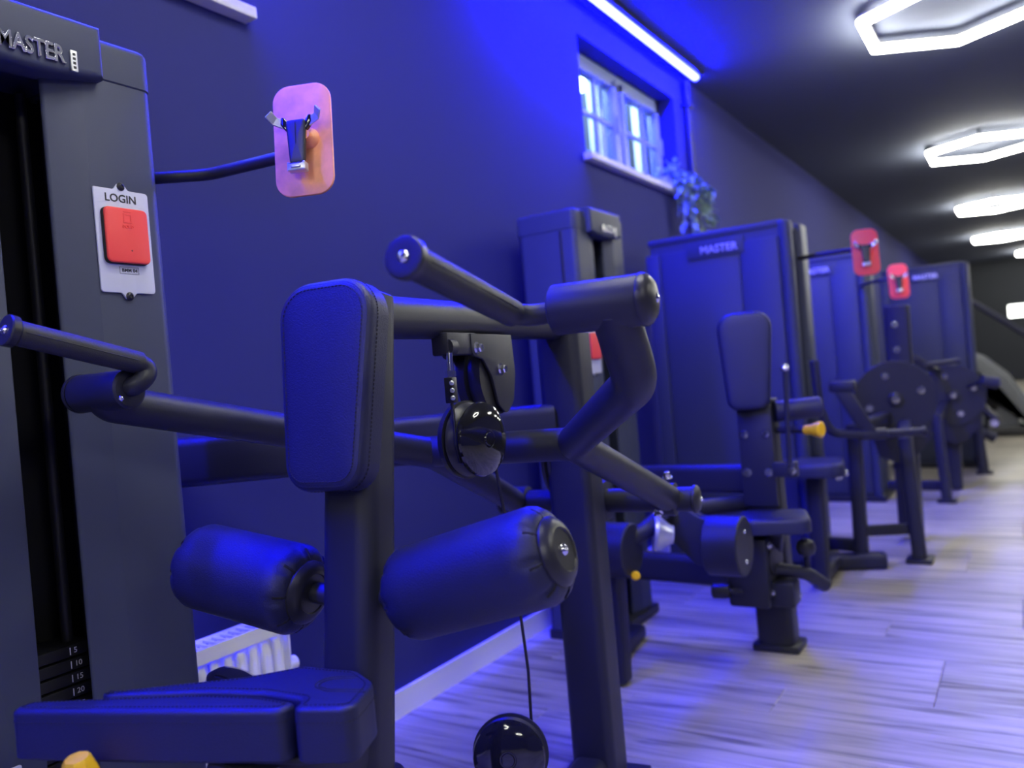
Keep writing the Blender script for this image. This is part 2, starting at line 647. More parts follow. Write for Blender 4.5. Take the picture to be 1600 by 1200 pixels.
# ================================================================== WEIGHT TOWERS
def tower(t, org, ux, w_, d_, h_, slot=.076, header=True, weights=False, login=None, letters='MASTER', slot_side=True):
    """org: floor point under middle of the front; ux: width direction; front faces ux rotated -90 deg"""
    ux = V(ux).normalized()
    uz = V((0, 0, 1))
    un = ux.cross(uz)                       # out of the front
    org = V(org)
    def W(u, n, z):
        return org + ux * u + un * n + uz * z
    hw, hs = w_ / 2, slot / 2
    def vprism(bm, pl, o, t_, bev, seg=3):
        prism(bm, [(a, -b) for a, b in pl][::-1], o, ux, -un, t_, bev, seg=seg)
    for s in (-1, 1):
        out = [(s * (hs + .085), -d_ + .03), (s * (hs + .055), -.09), (s * hs, -.016), (s * (hs + .068), 0), (s * hw, 0), (s * hw, -d_)]
        pl = poly2(out, [.003, .01, .006, .004, .022, .02], 5)
        if s < 0:
            pl = pl[::-1]
        bm = NB()
        vprism(bm, pl, W(0, 0, .03), h_ - .03 - .075, .003)
        c = finish('tower_column', bm, COVER, t)
        bm = NB()
        # vertical edge groove trim
        sweep(bm, [W(s * (hw + .001), -.062, .03), W(s * (hw + .001), -.062, h_ - .08)], rrect(.006, .010, .002, 2), ref=un, cap=0)
        finish('edge_trim', bm, PLASTIC, c)
        oc = poly2([(s * (hs + .075), .002), (s * (hw + .002), .002), (s * (hw + .002), -d_ - .002), (s * (hs + .075), -d_ - .002)], [.002, .024, .022, .002], 6)
        if s < 0:
            oc = oc[::-1]
        bm = NB()
        vprism(bm, oc, W(0, 0, h_ - .078), .078, .014, seg=4)
        finish('corner_cap', bm, COVER, t)
    bm = NB()
    vprism(bm, [(-hw + .02, -d_), (hw - .02, -d_), (hw - .02, -d_ + .022), (-hw + .02, -d_ + .022)], W(0, 0, .03), h_ - .1, .001)
    finish('back_panel', bm, DARK, t)
    bm = NB()
    vprism(bm, [(-hs - .08, -d_ + .01), (hs + .08, -d_ + .01), (hs + .08, -.012), (-hs - .08, -.012)], W(0, 0, h_ - .07), .068, .004)
    finish('top_cover', bm, COVER, t)
    bm = NB()
    vprism(bm, poly2([(-hw - .01, -d_ - .0), (hw + .01, -d_ - .0), (hw + .01, .02), (-hw - .01, .02)], .01), W(0, 0, 0), .035, .004)
    finish('base_plate', bm, STEEL, t)
    if header:
        hh = .135 if slot < .1 else hw - .06
        pts = [(-hh, .008), (-hh, .1), (hh, .1), (hh, .008)]
        n = 14
        pts += [(hh - 2 * hh * k / n, .008 - .012 * math.sin(math.pi * k / n)) for k in range(1, n)]
        if sum(pts[i][0] * pts[(i + 1) % len(pts)][1] - pts[(i + 1) % len(pts)][0] * pts[i][1] for i in range(len(pts))) < 0:
            pts = pts[::-1]
        bm = NB()
        prism(bm, pts, W(0, -.03, h_ - .093), ux, uz, .058, .012, seg=4)
        hd = finish('header', bm, COVER, t)
        text('lettering', letters, .040, .0014, W(.007, .0305, h_ - .066), ux, uz, CHROME, hd, bold=.0002, spacing=1.0, sx=.74, bevel=.0012)
        if slot < .1:
            bm = NB()
            prism(bm, rrect(.012, .036, .001, 1), W(.0775, .0275, h_ - .070), ux, uz, .004, .001)
            finish('badge', bm, SILVER, hd)
            for q in range(4):
                bm = NB()
                prism(bm, rrect(.005, .0045, .0005, 1), W(.0775, .0314, h_ - .070 + .0075 * (q - 1.5)), ux, uz, .0005, .0001, seg=1)
                finish('badge_mark', bm, INK, hd)
    if weights:
        for k in range(16):
            z = .604 - .0238 * k
            if z < .08:
                break
            bm = NB()
            pr = poly2([(-.086, -d_ + .04), (.086, -d_ + .04), (.086, -.085), (-.086, -.085)], .004, 2)
            vprism(bm, pr, W(0, 0, z - .0225), .0205, .002, seg=2)
            wp = finish('weight_plate', bm, IRON, t)
            text('weight_number', str(5 * (k + 1)), .0135, .0003, W(.052, -.0845, z - .012), ux, uz, NUMW, wp, align='LEFT')
            bm = NB()
            prism(bm, rrect(.0018, .013, .0003, 1), W(.046, -.0849, z - .012), ux, uz, .0006, .0001, seg=1)
            finish('tick_mark', bm, NUMW, wp)
        for s in (-1, 1):
            P1('guide_rod', IRON, t, tube, [W(s * .062, -.12, .05), W(s * .062, -.12, h_ - .09)], .0095, 0, 14)
    if login:
        u0, z0, text_on = login
        # plate with a screw ear at top and bottom
        hw_, hh_ = .0525, .093
        pts = [(-hw_, -hh_), (-.014, -hh_), (-.006, -hh_ - .011), (.006, -hh_ - .011), (.014, -hh_), (hw_, -hh_), (hw_, hh_), (.014, hh_), (.006, hh_ + .011), (-.006, hh_ + .011), (-.014, hh_), (-hw_, hh_)]
        bm = NB()
        prism(bm, poly2(pts, [.006, .008, .004, .004, .008, .006, .006, .008, .004, .004, .008, .002], 4), W(u0, 0, z0), ux, uz, .004, .0008)
        lp = finish('login_plate', bm, WHITE, t)
        bm = NB()
        prism(bm, rrect(.084, .100, .010), W(u0 - .0015, .003, z0 + .008), ux, uz, .008, .002)
        finish('cover_gasket', bm, DARK, lp)
        bm = NB()
        prism(bm, rrect(.083, .099, .0095), W(u0, .008, z0 + .009), ux, uz, .007, .0025)
        finish('red_cover', bm, RED, lp)
        for s in (-1, 1):
            dome_bolt('screw', W(u0, .004, z0 + s * (hh_ + .006)), un, lp, .0075, PLASTIC)
        if text_on:
            text('plate_lettering', 'LOGIN', .020, .0004, W(u0 - .002, .0042, z0 + .0765), ux, uz, INK, lp, bold=.0003)
            text('code_lettering', 'BMM 04', .0085, .0003, W(u0 + .004, .0042, z0 - .0525), ux, uz, INK, lp, bold=.0002, spacing=1.05)
            bm = NB()
            ring_frame(bm, W(u0 + .003, .0042, z0 - .0525), ux, uz, .037, .0125, .0006, .0004)
            finish('code_outline', bm, INK, lp)
            bm = NB()
            ring_frame(bm, W(u0 + .001, .015, z0 + .040), ux, uz, .0165, .0165, .0028, .0007)
            box_o = W(u0 + .001, .015, z0 + .0515)
            prism(bm, rrect(.016, .0014, .0004, 1), box_o, ux, uz, .0008, .0002, seg=1)
            finish('emblem', bm, RED, lp)
            text('emblem_lettering', 'BOLD', .0078, .0006, W(u0 + .001, .0152, z0 + .0245), ux, uz, RED, lp, bold=.0002, spacing=1.1)
            bm = NB()
            lathe(bm, W(u0 + .005, .0148, z0 - .018), un, [(0, .0013), (.0005, .0013)], 10)
            finish('indicator_dot', bm, INK, lp)
    return W

def ring_frame(bm, o, ux, uy, w_, h_, t_, d_):
    for lo, hi in (((-w_ / 2, -h_ / 2), (w_ / 2, -h_ / 2 + t_)), ((-w_ / 2, h_ / 2 - t_), (w_ / 2, h_ / 2)), ((-w_ / 2, -h_ / 2 + t_), (-w_ / 2 + t_, h_ / 2 - t_)), ((w_ / 2 - t_, -h_ / 2 + t_), (w_ / 2, h_ / 2 - t_))):
        prism(bm, [lo, (hi[0], lo[1]), hi, (lo[0], hi[1])], o, ux, uy, d_, .0001, seg=1)

def phone_holder(t, c, ux, arm_pts, m, detail=True, arm_r=.0115):
    """upright rounded plate on a bent tube; ux horizontal direction of the plate"""
    ux = V(ux).normalized(); un = ux.cross(V((0, 0, 1)))
    uz = (V((0, 0, 1)) - un * .10).normalized(); un = ux.cross(uz)
    c = V(c)
    a = P1('phone_arm', STEEL, t, tube, arm_pts, arm_r, .10, 16)
    bm = NB()
    prism(bm, rrect(.112, .210, .032, 7), c, ux, uz, .006, .0015)
    pl = finish('phone_plate', bm, m, t)
    def W(u, z, n=0.0):
        return c + ux * u + uz * z + un * n
    bm = NB()
    lathe(bm, W(.012, 0, .006), un, [(0, .02), (.006, .018), (.012, .011), (.022, .009)], 20)
    finish('clamp_socket', bm, m, pl)
    bm = NB()
    prism(bm, poly2([(-.014, -.05), (.014, -.05), (.019, .03), (-.019, .03)], .005), W(-.002, -.002, .022), ux, uz, .011, .003, dome=.001)
    finish('clamp_body', bm, PLASTIC, pl)
    if detail:
        bm = NB()
        prism(bm, rrect(.0012, .04, .0004, 1), W(-.002, .002, .0342), ux, uz, .0006, .0002, seg=1)
        finish('clamp_groove', bm, DARK, pl)
    for s in (-1, 1):
        bm = NB()
        prism(bm, poly2([(s * .016, .006), (s * .030, .024), (s * .029, .038), (s * .022, .037), (s * .015, .026)][::s], .003), W(-.002, -.002, .019), ux, uz, .012, .003)
        finish('clamp_shoulder', bm, GLOSS, pl)
        bm = NB()
        sweep(bm, [W(-.002 + s * .022, .022, .026), W(-.002 + s * .040, .030, .030), W(-.002 + s * .047, .040, .042)], rrect(.004, .016, .001, 1), ref=uz, cap=.0008)
        finish('clamp_arm', bm, SILVER, pl)
    bm = NB()
    prism(bm, poly2([(-.017, -.011), (.017, -.011), (.017, .006), (.009, .003), (-.009, .003), (-.017, .006)], .002), W(-.003, -.056, .018), ux, uz, .018, .002)
    prism(bm, rrect(.018, .007, .002), W(-.003, -.059, .035), ux, uz, .004, .001)
    finish('clamp_foot', bm, SILVER, pl)
    return pl

# ================================================================== MACHINE 1 : pulldown machine in the foreground
OX, OY, PHI = -.838, .890, math.radians(7)
m1 = thing('pulldown_machine', 'black pulldown weight machine with blue-lit chest pad, thigh rollers and red login cover', 'gym machine', (OX, OY, 0), PHI)
cP, sP = math.cos(PHI), math.sin(PHI)
def L1(r, f, h):
    return V((OX + r * cP - f * sP, OY + r * sP + f * cP, h))
R1 = V((cP, sP, 0)); F1 = V((-sP, cP, 0)); UZ = V((0, 0, 1))

tower(m1, (-1.36, .735, 0), (0, 1, 0), .49, .205, 1.672, weights=True, login=(.160, 1.307, True))
phone_holder(m1, (-1.088, 1.092, 1.468), (.92, .39, 0), [(-1.47, .975, 1.452), (-1.40, 1.02, 1.452), (-1.33, 1.07, 1.452), (-1.16, 1.10, 1.455), (-1.06, 1.12, 1.45)], SALMON)

# main post (leans), pad, top beam, rear leg
pb, pt = L1(-.022, -.095, 0), L1(-.022, .078, 1.155)
plean = (pt - pb).normalized()
def post_at(z):
    return pb + plean * (z / plean.z)
P1('main_post', STEEL, m1, sweep, [post_at(.012), post_at(1.15)], rrect(.094, .084, .028, 6), ref=F1)
P1('floor_foot', STEEL, m1, box, (-.09, -.08, 0), (.09, .10, .014), .004, mx=Matrix.Translation(L1(-.022, -.095, 0)) @ Matrix.Rotation(PHI, 4, 'Z'))
pn = R1.cross(plean).normalized()            # points to the user? R x up = -F
padc = post_at(1.002) + pn * .042
out = poly2([(-.066, -.152), (.066, -.152), (.088, .155), (-.088, .155)], [.042, .042, .055, .055], 10)
bm = NB()
prism(bm, out, padc, R1, plean, .052, .014, dome=.003, seg=5)
pad = finish('chest_pad', bm, LEATHER, m1)
def loop_on(outline, s, o, ux, uy, h, r, closed=True):
    un = V(ux).cross(V(uy)).normalized()
    pts = [V(o) + V(ux) * a + V(uy) * b + un * h for a, b in inset2(outline, s)]
    return pts
def dashes(bm, pts, ln=.0036, gap=.0024, r=.0009, closed=True):
    P = pts + ([pts[0]] if closed else [])
    i = 0
    for a, b in zip(P, P[1:]):
        d = (b - a).length
        if d < 1e-6:
            continue
        n = max(1, round(d / (ln + gap)))
        for k in range(n):
            s, e = a.lerp(b, (k + .1) / n), a.lerp(b, (k + .7) / n)
            dd, u, v = frame(e - s)
            q = [s + u * r, s + v * r, s - u * r, s - v * r]
            q2 = [x + (e - s) for x in q]
            vs = [bm.verts.new(x) for x in q + q2]
            for j in range(4):
                bm.faces.new((vs[j], vs[(j + 1) % 4], vs[4 + (j + 1) % 4], vs[4 + j]))
bm = NB()
dashes(bm, loop_on(out, .013, padc, R1, plean, .0525, 0))
finish('stitching', bm, STITCH, pad, 0)
bm = NB()
pts = loop_on(out, .007, padc, R1, plean, .0487, 0)
sweep(bm, pts + pts[:1], circ(.0016, 6), cap=0)
finish('piping', bm, LEATHER, pad)
bm = NB()
dashes(bm, loop_on(out, -.0004, padc, R1, plean, .032, 0))
finish('side_stitching', bm, STITCH, pad, 0)
P1('pad_backplate', STEEL, m1, prism, inset2(out, .02), padc - pn * .004, R1, plean, .006, .001)

P1('top_beam', STEEL, m1, sweep, [L1(-.014, .02, 1.116), L1(0, .95, 1.122)], rrect(.064, .070, .030, 7), ref=UZ)
P1('rear_leg', STEEL, m1, sweep, [L1(.004, .872, .012), L1(0, .872, 1.10)], rrect(.108, .112, .022, 5), ref=F1)
P1('floor_foot', STEEL, m1, box, (-.1, -.1, 0), (.1, .1, .014), .004, mx=Matrix.Translation(L1(0, .872, 0)) @ Matrix.Rotation(PHI, 4, 'Z'))
P1('base_beam', STEEL, m1, sweep, [L1(-.022, -.06, .055), L1(0, .83, .055)], rrect(.08, .07, .02, 4), ref=UZ)
P1('cross_beam', STEEL, m1, sweep, [V((-1.645, 1.156, .876)), L1(-.03, .84, .878)], rrect(.075, .112, .022, 5), ref=UZ)
P1('cross_beam', STEEL, m1, sweep, [V((-1.50, .90, .06)), L1(-.03, .10, .06)], rrect(.07, .07, .02, 4), ref=UZ)

# thigh rollers
def roller(t, a, b, r, ref_name='thigh_roller'):
    a, b = V(a), V(b)
    d = b - a
    ln = d.length
    def pleat(s, ang):
        e = min(abs(s), abs(ln - s))
        if (s < .016 or s > ln - .016):
            return 1 - .09 * max(0, math.cos(8 * ang)) ** 4
        return 1
    prof = [(-.001, r * .62), (.0, r * .78), (.006, r * .885), (.013, r * .96), (.022, r)]
    prof = prof + [(ln * k / 6, r) for k in range(1, 6) if .03 < ln * k / 6 < ln - .03] + [(ln - s, q) for s, q in prof[::-1]]
    bm = NB()
    lathe(bm, a, d, prof, 64, pleat)
    o = finish(ref_name, bm, LEATHER, t, 50)
    dn = d.normalized()
    _, u, v = frame(d)
    for base, ax in ((a, -dn), (b, dn)):
        for k in range(8):
            bm = NB()
            an = 2 * math.pi * (k + .13) / 8
            q = u * math.cos(an) + v * math.sin(an)
            sweep(bm, [base + q * r * .66 + ax * .0015, base + q * r * .80 - ax * .002, base + q * r * .93 - ax * .0115], rrect(.004, .002, .0008, 1), ref=ax, cap=0)
            finish('leather_pleat', bm, STITCH, o)
        bm = NB()
        lathe(bm, base, ax, [(-.002, r * .70), (.004, r * .70), (.010, r * .62), (.014, r * .50), (.0145, r * .44), (.0125, r * .42), (.012, .004)], 40)
        finish('end_cap', bm, PLASTIC, o)
    dome_bolt('bolt', b + dn * .012, dn, o, .0085)
    return o
rR0, rR1 = L1(.062, .003, .704), L1(.306, -.005, .772)
rL0, rL1 = L1(-.112, .0, .704), L1(-.338, .004, .742)
roller(m1, rR0 + (rR1 - rR0) * .0, rR1, .067)
roller(m1, rL0, rL1, .069)
for i, (a, b) in enumerate(((post_at(.69), rR0 + (rR1 - rR0) * .3), (post_at(.69), rL0 + (rL1 - rL0) * .3))):
    P1('roller_axle', STEEL, m1, tube, [a, b], .016)

# movement arms
ARMP = {1: [(.205, .985, .672), (.155, .475, .868), (.392, .135, .982), (.392, .052, 1.088)],
        -1: [(-.205, .965, .676), (-.155, .475, .862), (-.432, -.055, 1.016), (-.428, -.075, 1.036)]}
for s in (1, -1):
    pts = [L1(*p) for p in ARMP[s]]
    rads = [0, .09, .075 if s > 0 else .02, 0]
    bm = NB()
    sweep(bm, fillet(pts, rads, 10), circ(.0325 if s > 0 else .031, 24))
    finish('movement_arm', bm, STEEL, m1)
P1('arm_yoke', STEEL, m1, tube, [L1(-.17, .475, .865), L1(.17, .475, .868)], .032, 0, 24)
P1('pivot_shaft', STEEL, m1, tube, [L1(-.245, .975, .676), L1(.262, .975, .676)], .030, 0, 24)
for s in (1, -1):
    bm = NB()
    lathe(bm, L1(s * (.245 if s < 0 else .262), .975, .676), R1 * s, [(0, .034), (.006, .034), (.012, .028), (.015, .015), (.0155, .003)], 28)
    finish('shaft_cap', bm, PLASTIC, m1)
    bm = NB()
    lathe(bm, L1(s * .172, .975, .676), R1 * s, [(0, .031), (.003, .040), (.045, .040), (.048, .031)], 28)
    finish('pivot_collar', bm, STEEL, m1)
dome_bolt('bolt', L1(.2775, .975, .676), R1, m1, .006)
bolt('bolt', L1(.21, .94, .735), (0, -.2, 1), m1, .009, .014)
bolt('bolt', L1(.19, .905, .657), V((.2, -.6, -.7)), m1, .009, .012)
P1('pivot_bracket', STEEL, m1, box, (-.045, -.02, -.05), (.045, .09, .05), .006, mx=Matrix.Translation(L1(0, .92, .676)) @ Matrix.Rotation(PHI, 4, 'Z'))

# grips with their round bosses
CAPR, CAPL = (.308, .432, .055, 1.089), (-.475, -.362, -.075, 1.036)
for (r0, r1, f_, h_), s in ((CAPR, 1), (CAPL, -1)):
    inner, outer = (r0, r1) if s > 0 else (r1, r0)
    rad = .0345 if s > 0 else .031
    bm = NB()
    lathe(bm, L1(inner, f_, h_), R1 * s, [(0, rad * .88), (.003, rad), (abs(outer - inner) - .002, rad), (abs(outer - inner), rad * .96)], 32)
    o = finish('arm_boss', bm, STEEL, m1)
    bm = NB()
    lathe(bm, L1(outer, f_, h_), R1 * s, [(0, rad * 1.02), (.004, rad * 1.03), (.010, rad * .96), (.017, rad * .72), (.020, rad * .35), (.0205, .002)], 32)
    c = finish('boss_cap', bm, PLASTIC, o)
    dome_bolt('bolt', L1(outer + s * .0195, f_, h_), R1 * s, o, .0065)
GR = [L1(.315, .052, 1.086), L1(.268, .045, 1.086), L1(.268, -.252, 1.137)]
GL = [L1(-.372, -.075, 1.038), L1(-.352, -.075, 1.042), L1(-.350, -.062, 1.078), L1(-.378, -.255, 1.128)]
bm = NB()
sweep(bm, fillet([L1(.33, .055, 1.087), L1(.262, .040, 1.084), L1(.268, -.252, 1.137)], .055, 10), circ(.0150, 20))
finish('handle_bar', bm, STEEL, m1)
bm = NB()
sweep(bm, fillet([L1(-.395, -.075, 1.036), L1(-.345, -.074, 1.040), L1(-.345, -.045, 1.068), L1(-.375, -.255, 1.126)], .018, 8), circ(.0150, 20))
finish('handle_bar', bm, STEEL, m1)
def grip(a, b, r=.0188):
    a, b = V(a), V(b)
    d = (b - a)
    ln = d.length
    bm = NB()
    lathe(bm, a, d, [(0, r * .86), (.002, r * .98), (.012, r), (ln * .5, r * 1.02), (ln - .016, r), (ln - .014, r)], 28)
    o = finish('hand_grip', bm, RUBBER, m1)
    bm = NB()
    lathe(bm, a, d, [(ln - .016, r * 1.0), (ln - .012, r * 1.26), (ln - .002, r * 1.28), (ln, r * 1.2), (ln + .0004, r * .9), (ln - .001, .003)], 32)
    finish('end_collar', bm, PLASTIC, o)
    dome_bolt('bolt', b, d, o, .0068)
    dd, u, v = frame(d)
    bm = NB()
    for q in (u, -u):
        sweep(bm, [a + q * r * 1.0 + d * .08, b + q * r * 1.0 - d * .1], rrect(.0016, .0016, .0004, 1), cap=0)
    finish('grip_ridge', bm, RUBBER, o)
    return o
ga = L1(.2625, .02, 1.088)
grip(L1(.263, .018, 1.0885), L1(.268, -.254, 1.1375))
grip(L1(-.350, -.062, 1.075), L1(-.377, -.258, 1.127), .0178)
dome_bolt('bolt', L1(-.3575, -.098, 1.022), V((.5, -.8, -.2)), m1, .0045)

# cam plates under the top beam, cable, pulleys
camo = poly2([(-.062, .035), (-.062, -.005), (-.02, -.012), (.012, -.045), (.03, -.1), (.062, -.122), (.10, -.10), (.118, -.04), (.112, .035)], [.0, .014, .02, .03, .03, .02, .03, .04, 0], 6)
for r_ in (.022, -.038):
    bm = NB()
    prism(bm, [(a, b) for a, b in camo], L1(r_, .402, 1.055), F1, UZ, .006, .0012)
    cp = finish('cam_plate', bm, STEEL, m1)
bolt('bolt', L1(.028, .358, 1.063), R1, m1, .009, .012)
bolt('bolt', L1(.028, .452, 1.022), R1, m1, .009, .012)
P1('cam_drum', PLASTIC, m1, lathe, L1(-.032, .452, 1.01), R1, [(0, .075), (.018, .075), (.021, .066), (.031, .066), (.034, .075), (.052, .075)], 40)
bm = NB()
lathe(bm, L1(.018, .272, 1.066), F1 * -1, [(-.01, .016), (.012, .016)], 16)
box(bm, (-.02, -.012, -.016), (.014, .10, .024), .004, mx=Matrix.Translation(L1(.012, .268, 1.068)) @ Matrix.Rotation(PHI, 4, 'Z'))
finish('cable_anchor', bm, STEEL, m1)
P1('cable_rod', CHROME, m1, tube, [L1(.024, .262, 1.058), L1(.024, .258, 1.010)], .0058, 0, 14)
P1('rod_nut', CHROME, m1, lathe, L1(.024, .260, 1.024), (0, 0, -1), [(0, .0095), (.010, .0095)], 6)
P1('cable_clamp', PLASTIC, m1, box, (-.0085, -.0085, .968), (.0085, .0085, 1.013), .002, mx=Matrix.Translation(L1(.024, .257, 0)) @ Matrix.Rotation(PHI, 4, 'Z'))
for k in range(3):
    dome_bolt('clamp_screw', L1(.031, .2485, .977 + .013 * k), R1 * .6 - F1, m1, .0042, SILVER)

def pulley(c, ax, r, depth=.03, guard=True):
    c, ax = V(c), V(ax).normalized()
    bm = NB()
    lathe(bm, c, ax, [(0, r * .90), (.004, r), (.008, r * .92), (depth * .6, r * .85), (depth * .85, r * .92), (depth, r)], 48)
    o = finish('pulley_wheel', bm, PLASTIC, m1)
    bm = NB()
    lathe(bm, c, ax, [(depth, r * .98), (depth + .002, r * 1.0), (depth + .006, r * .97), (depth + .012, r * .80), (depth + .016, r * .55), (depth + .0175, r * .24), (depth + .0165, r * .225), (depth + .0165, r * .19), (depth + .019, r * .17), (depth + .0195, .003)], 56)
    finish('pulley_cover', bm, GLOSS, o)
    if guard:
        bm = NB()
        lathe(bm, c, ax, [(-.012, r * .4), (-.011, r * 1.04), (.0, r * 1.06), (.001, r * .9)], 48)
        finish('pulley_guard', bm, PLASTIC, o)
    return o
pulley(L1(.024, .302, .900), R1 * .98 - F1 * .2, .066, .032)
P1('pulley_bracket', STEEL, m1, sweep, [L1(.012, .31, .900), L1(.0, .47, .868)], rrect(.008, .04, .003, 2), ref=UZ)
lowc = L1(-.004, .418, .28)
pulley(lowc, V((.42, -.9, .12)), .070, .022)
P1('pulley_bracket', STEEL, m1, sweep, [lowc - V((.42, -.9, .12)).normalized() * .014, L1(.0, .44, .085)], rrect(.05, .008, .003, 2), ref=F1)
P1('pull_cable', CABLE, m1, tube, [L1(.024, .256, .97), L1(.030, .248, .935), L1(.034, .240, .895), L1(.036, .248, .862)], .003, .02, 8)
P1('pull_cable', CABLE, m1, tube, [L1(.036, .365, .905), L1(.03, .43, .66), L1(.018, .482, .42), L1(.012, .487, .285)], .0032, .1, 8)
P1('shaft_cable_disc', PLASTIC, m1, lathe, L1(-.062, .90, .79), R1, [(0, .085), (.008, .085), (.012, .075), (.016, .085), (.024, .085)], 40)
P1('low_pulley_cover', GLOSS, m1, lathe, V((-1.33, 1.03, .455)), (.5, .3, 1), [(-.02, .058), (0, .060), (.012, .05), (.018, .03), (.02, .004)], 36)
P1('low_pulley_bracket', STEEL, m1, sweep, [V((-1.42, .96, .44)), V((-1.33, 1.03, .448))], rrect(.05, .012, .003, 2), ref=UZ)

# seat: wide saddle with a narrow neck at the post
SH = .63
so = poly2([(-.345, -.322), (.030, -.232), (.032, -.205), (-.03, -.200), (-.12, -.214), (-.25, -.256), (-.345, -.288)], [.022, .014, .008, .08, .2, .2, .018], 6)
sb = poly2([(.042, -.229), (.118, -.208), (.096, -.130), (.045, -.098), (-.045, -.098), (-.10, -.150), (-.19, -.200), (-.268, -.2435), (-.25, -.250), (-.12, -.208), (-.03, -.194), (.036, -.199)], [.012, .018, .05, .02, .02, .06, .2, .006, .2, .2, .08, .008], 6)
seat = P1('seat', LEATHER, m1, prism, so, L1(0, 0, SH - .066), R1, F1, .066, .008, seg=5)
P1('seat_front_cushion', LEATHER, seat, prism, sb, L1(0, 0, SH - .066), R1, F1, .067, .006, seg=5)
for oo in (so, sb):
    bm = NB()
    dashes(bm, loop_on(oo, .010, L1(0, 0, SH - .066), R1, F1, .0665 if oo is so else .0675, 0))
    finish('stitching', bm, STITCH, seat, 0)
    bm = NB()
    dashes(bm, loop_on(oo, .0002, L1(0, 0, SH - .066), R1, F1, .050, 0))
    finish('side_stitching', bm, STITCH, seat, 0)
for dr in (0, .006):
    bm = NB()
    sweep(bm, fillet([L1(.102 - dr, -.162 + dr, SH + .0008), L1(.05, -.172 + dr, SH + .0012), L1(.018 + dr, -.160, SH + .0012), L1(.020 + dr, -.130 - dr, SH + .0012), L1(.06, -.118 - dr, SH + .0008)], .022, 8), circ(.0011, 6), cap=0)
    finish('recess_seam', bm, STITCH, seat)
P1('seat_plate', STEEL, m1, prism, poly2([(-.28, -.29), (.06, -.21), (.05, -.13), (-.08, -.16), (-.24, -.25)], .02), L1(0, 0, SH - .073), R1, F1, .0075, .001)
P1('seat_carriage', STEEL, m1, sweep, [L1(-.06, -.24, SH - .12), L1(-.022, -.02, SH - .12)], rrect(.09, .09, .02, 4), ref=UZ)
P1('seat_sleeve', STEEL, m1, sweep, [post_at(.36), post_at(.455)], rrect(.116, .106, .032, 5), ref=F1)
bm = NB()
kc = L1(-.212, -.322, .566)
lathe(bm, kc, V((.05, -.16, .98)), [(-.07, .012), (-.03, .012), (-.028, .027), (.0, .0225), (.016, .0175), (.021, .014), (.022, .006)], 8)
finish('seat_knob', bm, YEL, m1, 30)
P1('knob_stem', CHROME, m1, tube, [L1(-.15, -.24, .51), kc - V((.05, -.16, .98)) * .06], .007)
bolt('bolt', L1(.03, -.245, SH - .075), (0.3, -1, 0), m1, .008, .01)
# instruction label fixed to the left column of the tower
bm = NB()
prism(bm, rrect(.06, .1, .004), V((-1.3605, .615, .42)), (0, 1, 0), UZ, .002, .0004)
il = finish('instruction_label', bm, WHITE, m1)

# ================================================================== RADIATOR
rd = thing('radiator', 'white ribbed panel radiator on the dark wall beside the weight tower', 'radiator', (-1.63, .95, .12))
ry0, ry1, rz0, rz1 = .42, 1.385, .14, .45
P1('radiator_panel', RADW, rd, box, (-1.645, ry0, rz0), (-1.595, ry1, rz1), .006)
n = 26
for k in range(n):
    yk = ry0 + .03 + (ry1 - ry0 - .06) * k / (n - 1)
    bm = NB()
    sweep(bm, [(-1.5935, yk, rz0 + .018), (-1.589, yk, rz0 + .03), (-1.589, yk, rz1 - .04), (-1.5935, yk, rz1 - .028)], rrect(.024, .014, .006, 3), ref=V((1, 0, 0)), cap=0)
    finish('rib', bm, RADW, rd)
bm = NB()
for k in range(40):
    yk = ry0 + .02 + (ry1 - ry0 - .04) * k / 39
    box(bm, (-1.65, yk - .004, rz1 + .004), (-1.582, yk + .004, rz1 + .01))
box(bm, (-1.655, ry0, rz1), (-1.649, ry1, rz1 + .014))
box(bm, (-1.585, ry0, rz1 - .02), (-1.579, ry1, rz1 + .014))
finish('top_grille', bm, RADW, rd, 0)
P1('side_panel', RADW, rd, box, (-1.655, ry1, rz0), (-1.579, ry1 + .006, rz1 + .014), .002)
P1('valve', RADW, rd, lathe, (-1.615, ry1 + .005, rz1 - .115), (0, 1, 0), [(0, .010), (.014, .010), (.015, .017), (.04, .018), (.043, .014)], 18)
for yk in (ry0 + .15, ry1 - .15):
    P1('wall_bracket', RADW, rd, box, (-1.698, yk - .02, rz0 + .05), (-1.644, yk + .02, rz1 - .05), .002)
P1('supply_pipe', RADW, rd, tube, [(-1.615, ry1 + .025, rz1 - .115), (-1.615, ry1 + .025, 0)], .009)

# ================================================================== MACHINE 2
def bx(t, name, lo, hi, m=STEEL, bev=.006):
    return P1(name, m, t, box, lo, hi, bev)
m2 = thing('leg_curl_machine', 'black weight machine with tall back pad, drum lever and yellow knob before the lit window', 'gym machine', (-.78, 2.84, 0))
tower(m2, (-1.36, 2.905, 0), (0, 1, 0), .43, .25, 1.612, login=(-.150, 1.09, False))
P1('main_post', STEEL, m2, sweep, [(-.785, 2.84, .012), (-.80, 2.86, .86)], rrect(.125, .10, .022, 4), ref=V((0, 1, 0)))
P1('post_plate', STEEL, m2, box, (-.85, 2.782, .50), (-.735, 2.80, .845), .003)
for xx in (-.83, -.757):
    for zz in (.745, .615):
        bolt('bolt', (xx, 2.781, zz), (0, -1, 0), m2, .011, .008)
bx(m2, 'floor_foot', (-.862, 2.778, 0), (-.705, 2.905, .026), bev=.008)
o2 = poly2([(-.068, -.162), (.068, -.162), (.094, .168), (-.094, .168)], [.04, .04, .055, .055], 8)
P1('back_pad', LEATHER, m2, prism, o2, (-.805, 2.795, .99), (.97, .24, 0), (0, .05, 1), .055, .016, dome=.004)
P1('pad_bracket', STEEL, m2, box, (-.84, 2.79, .84), (-.76, 2.86, .95), .006)
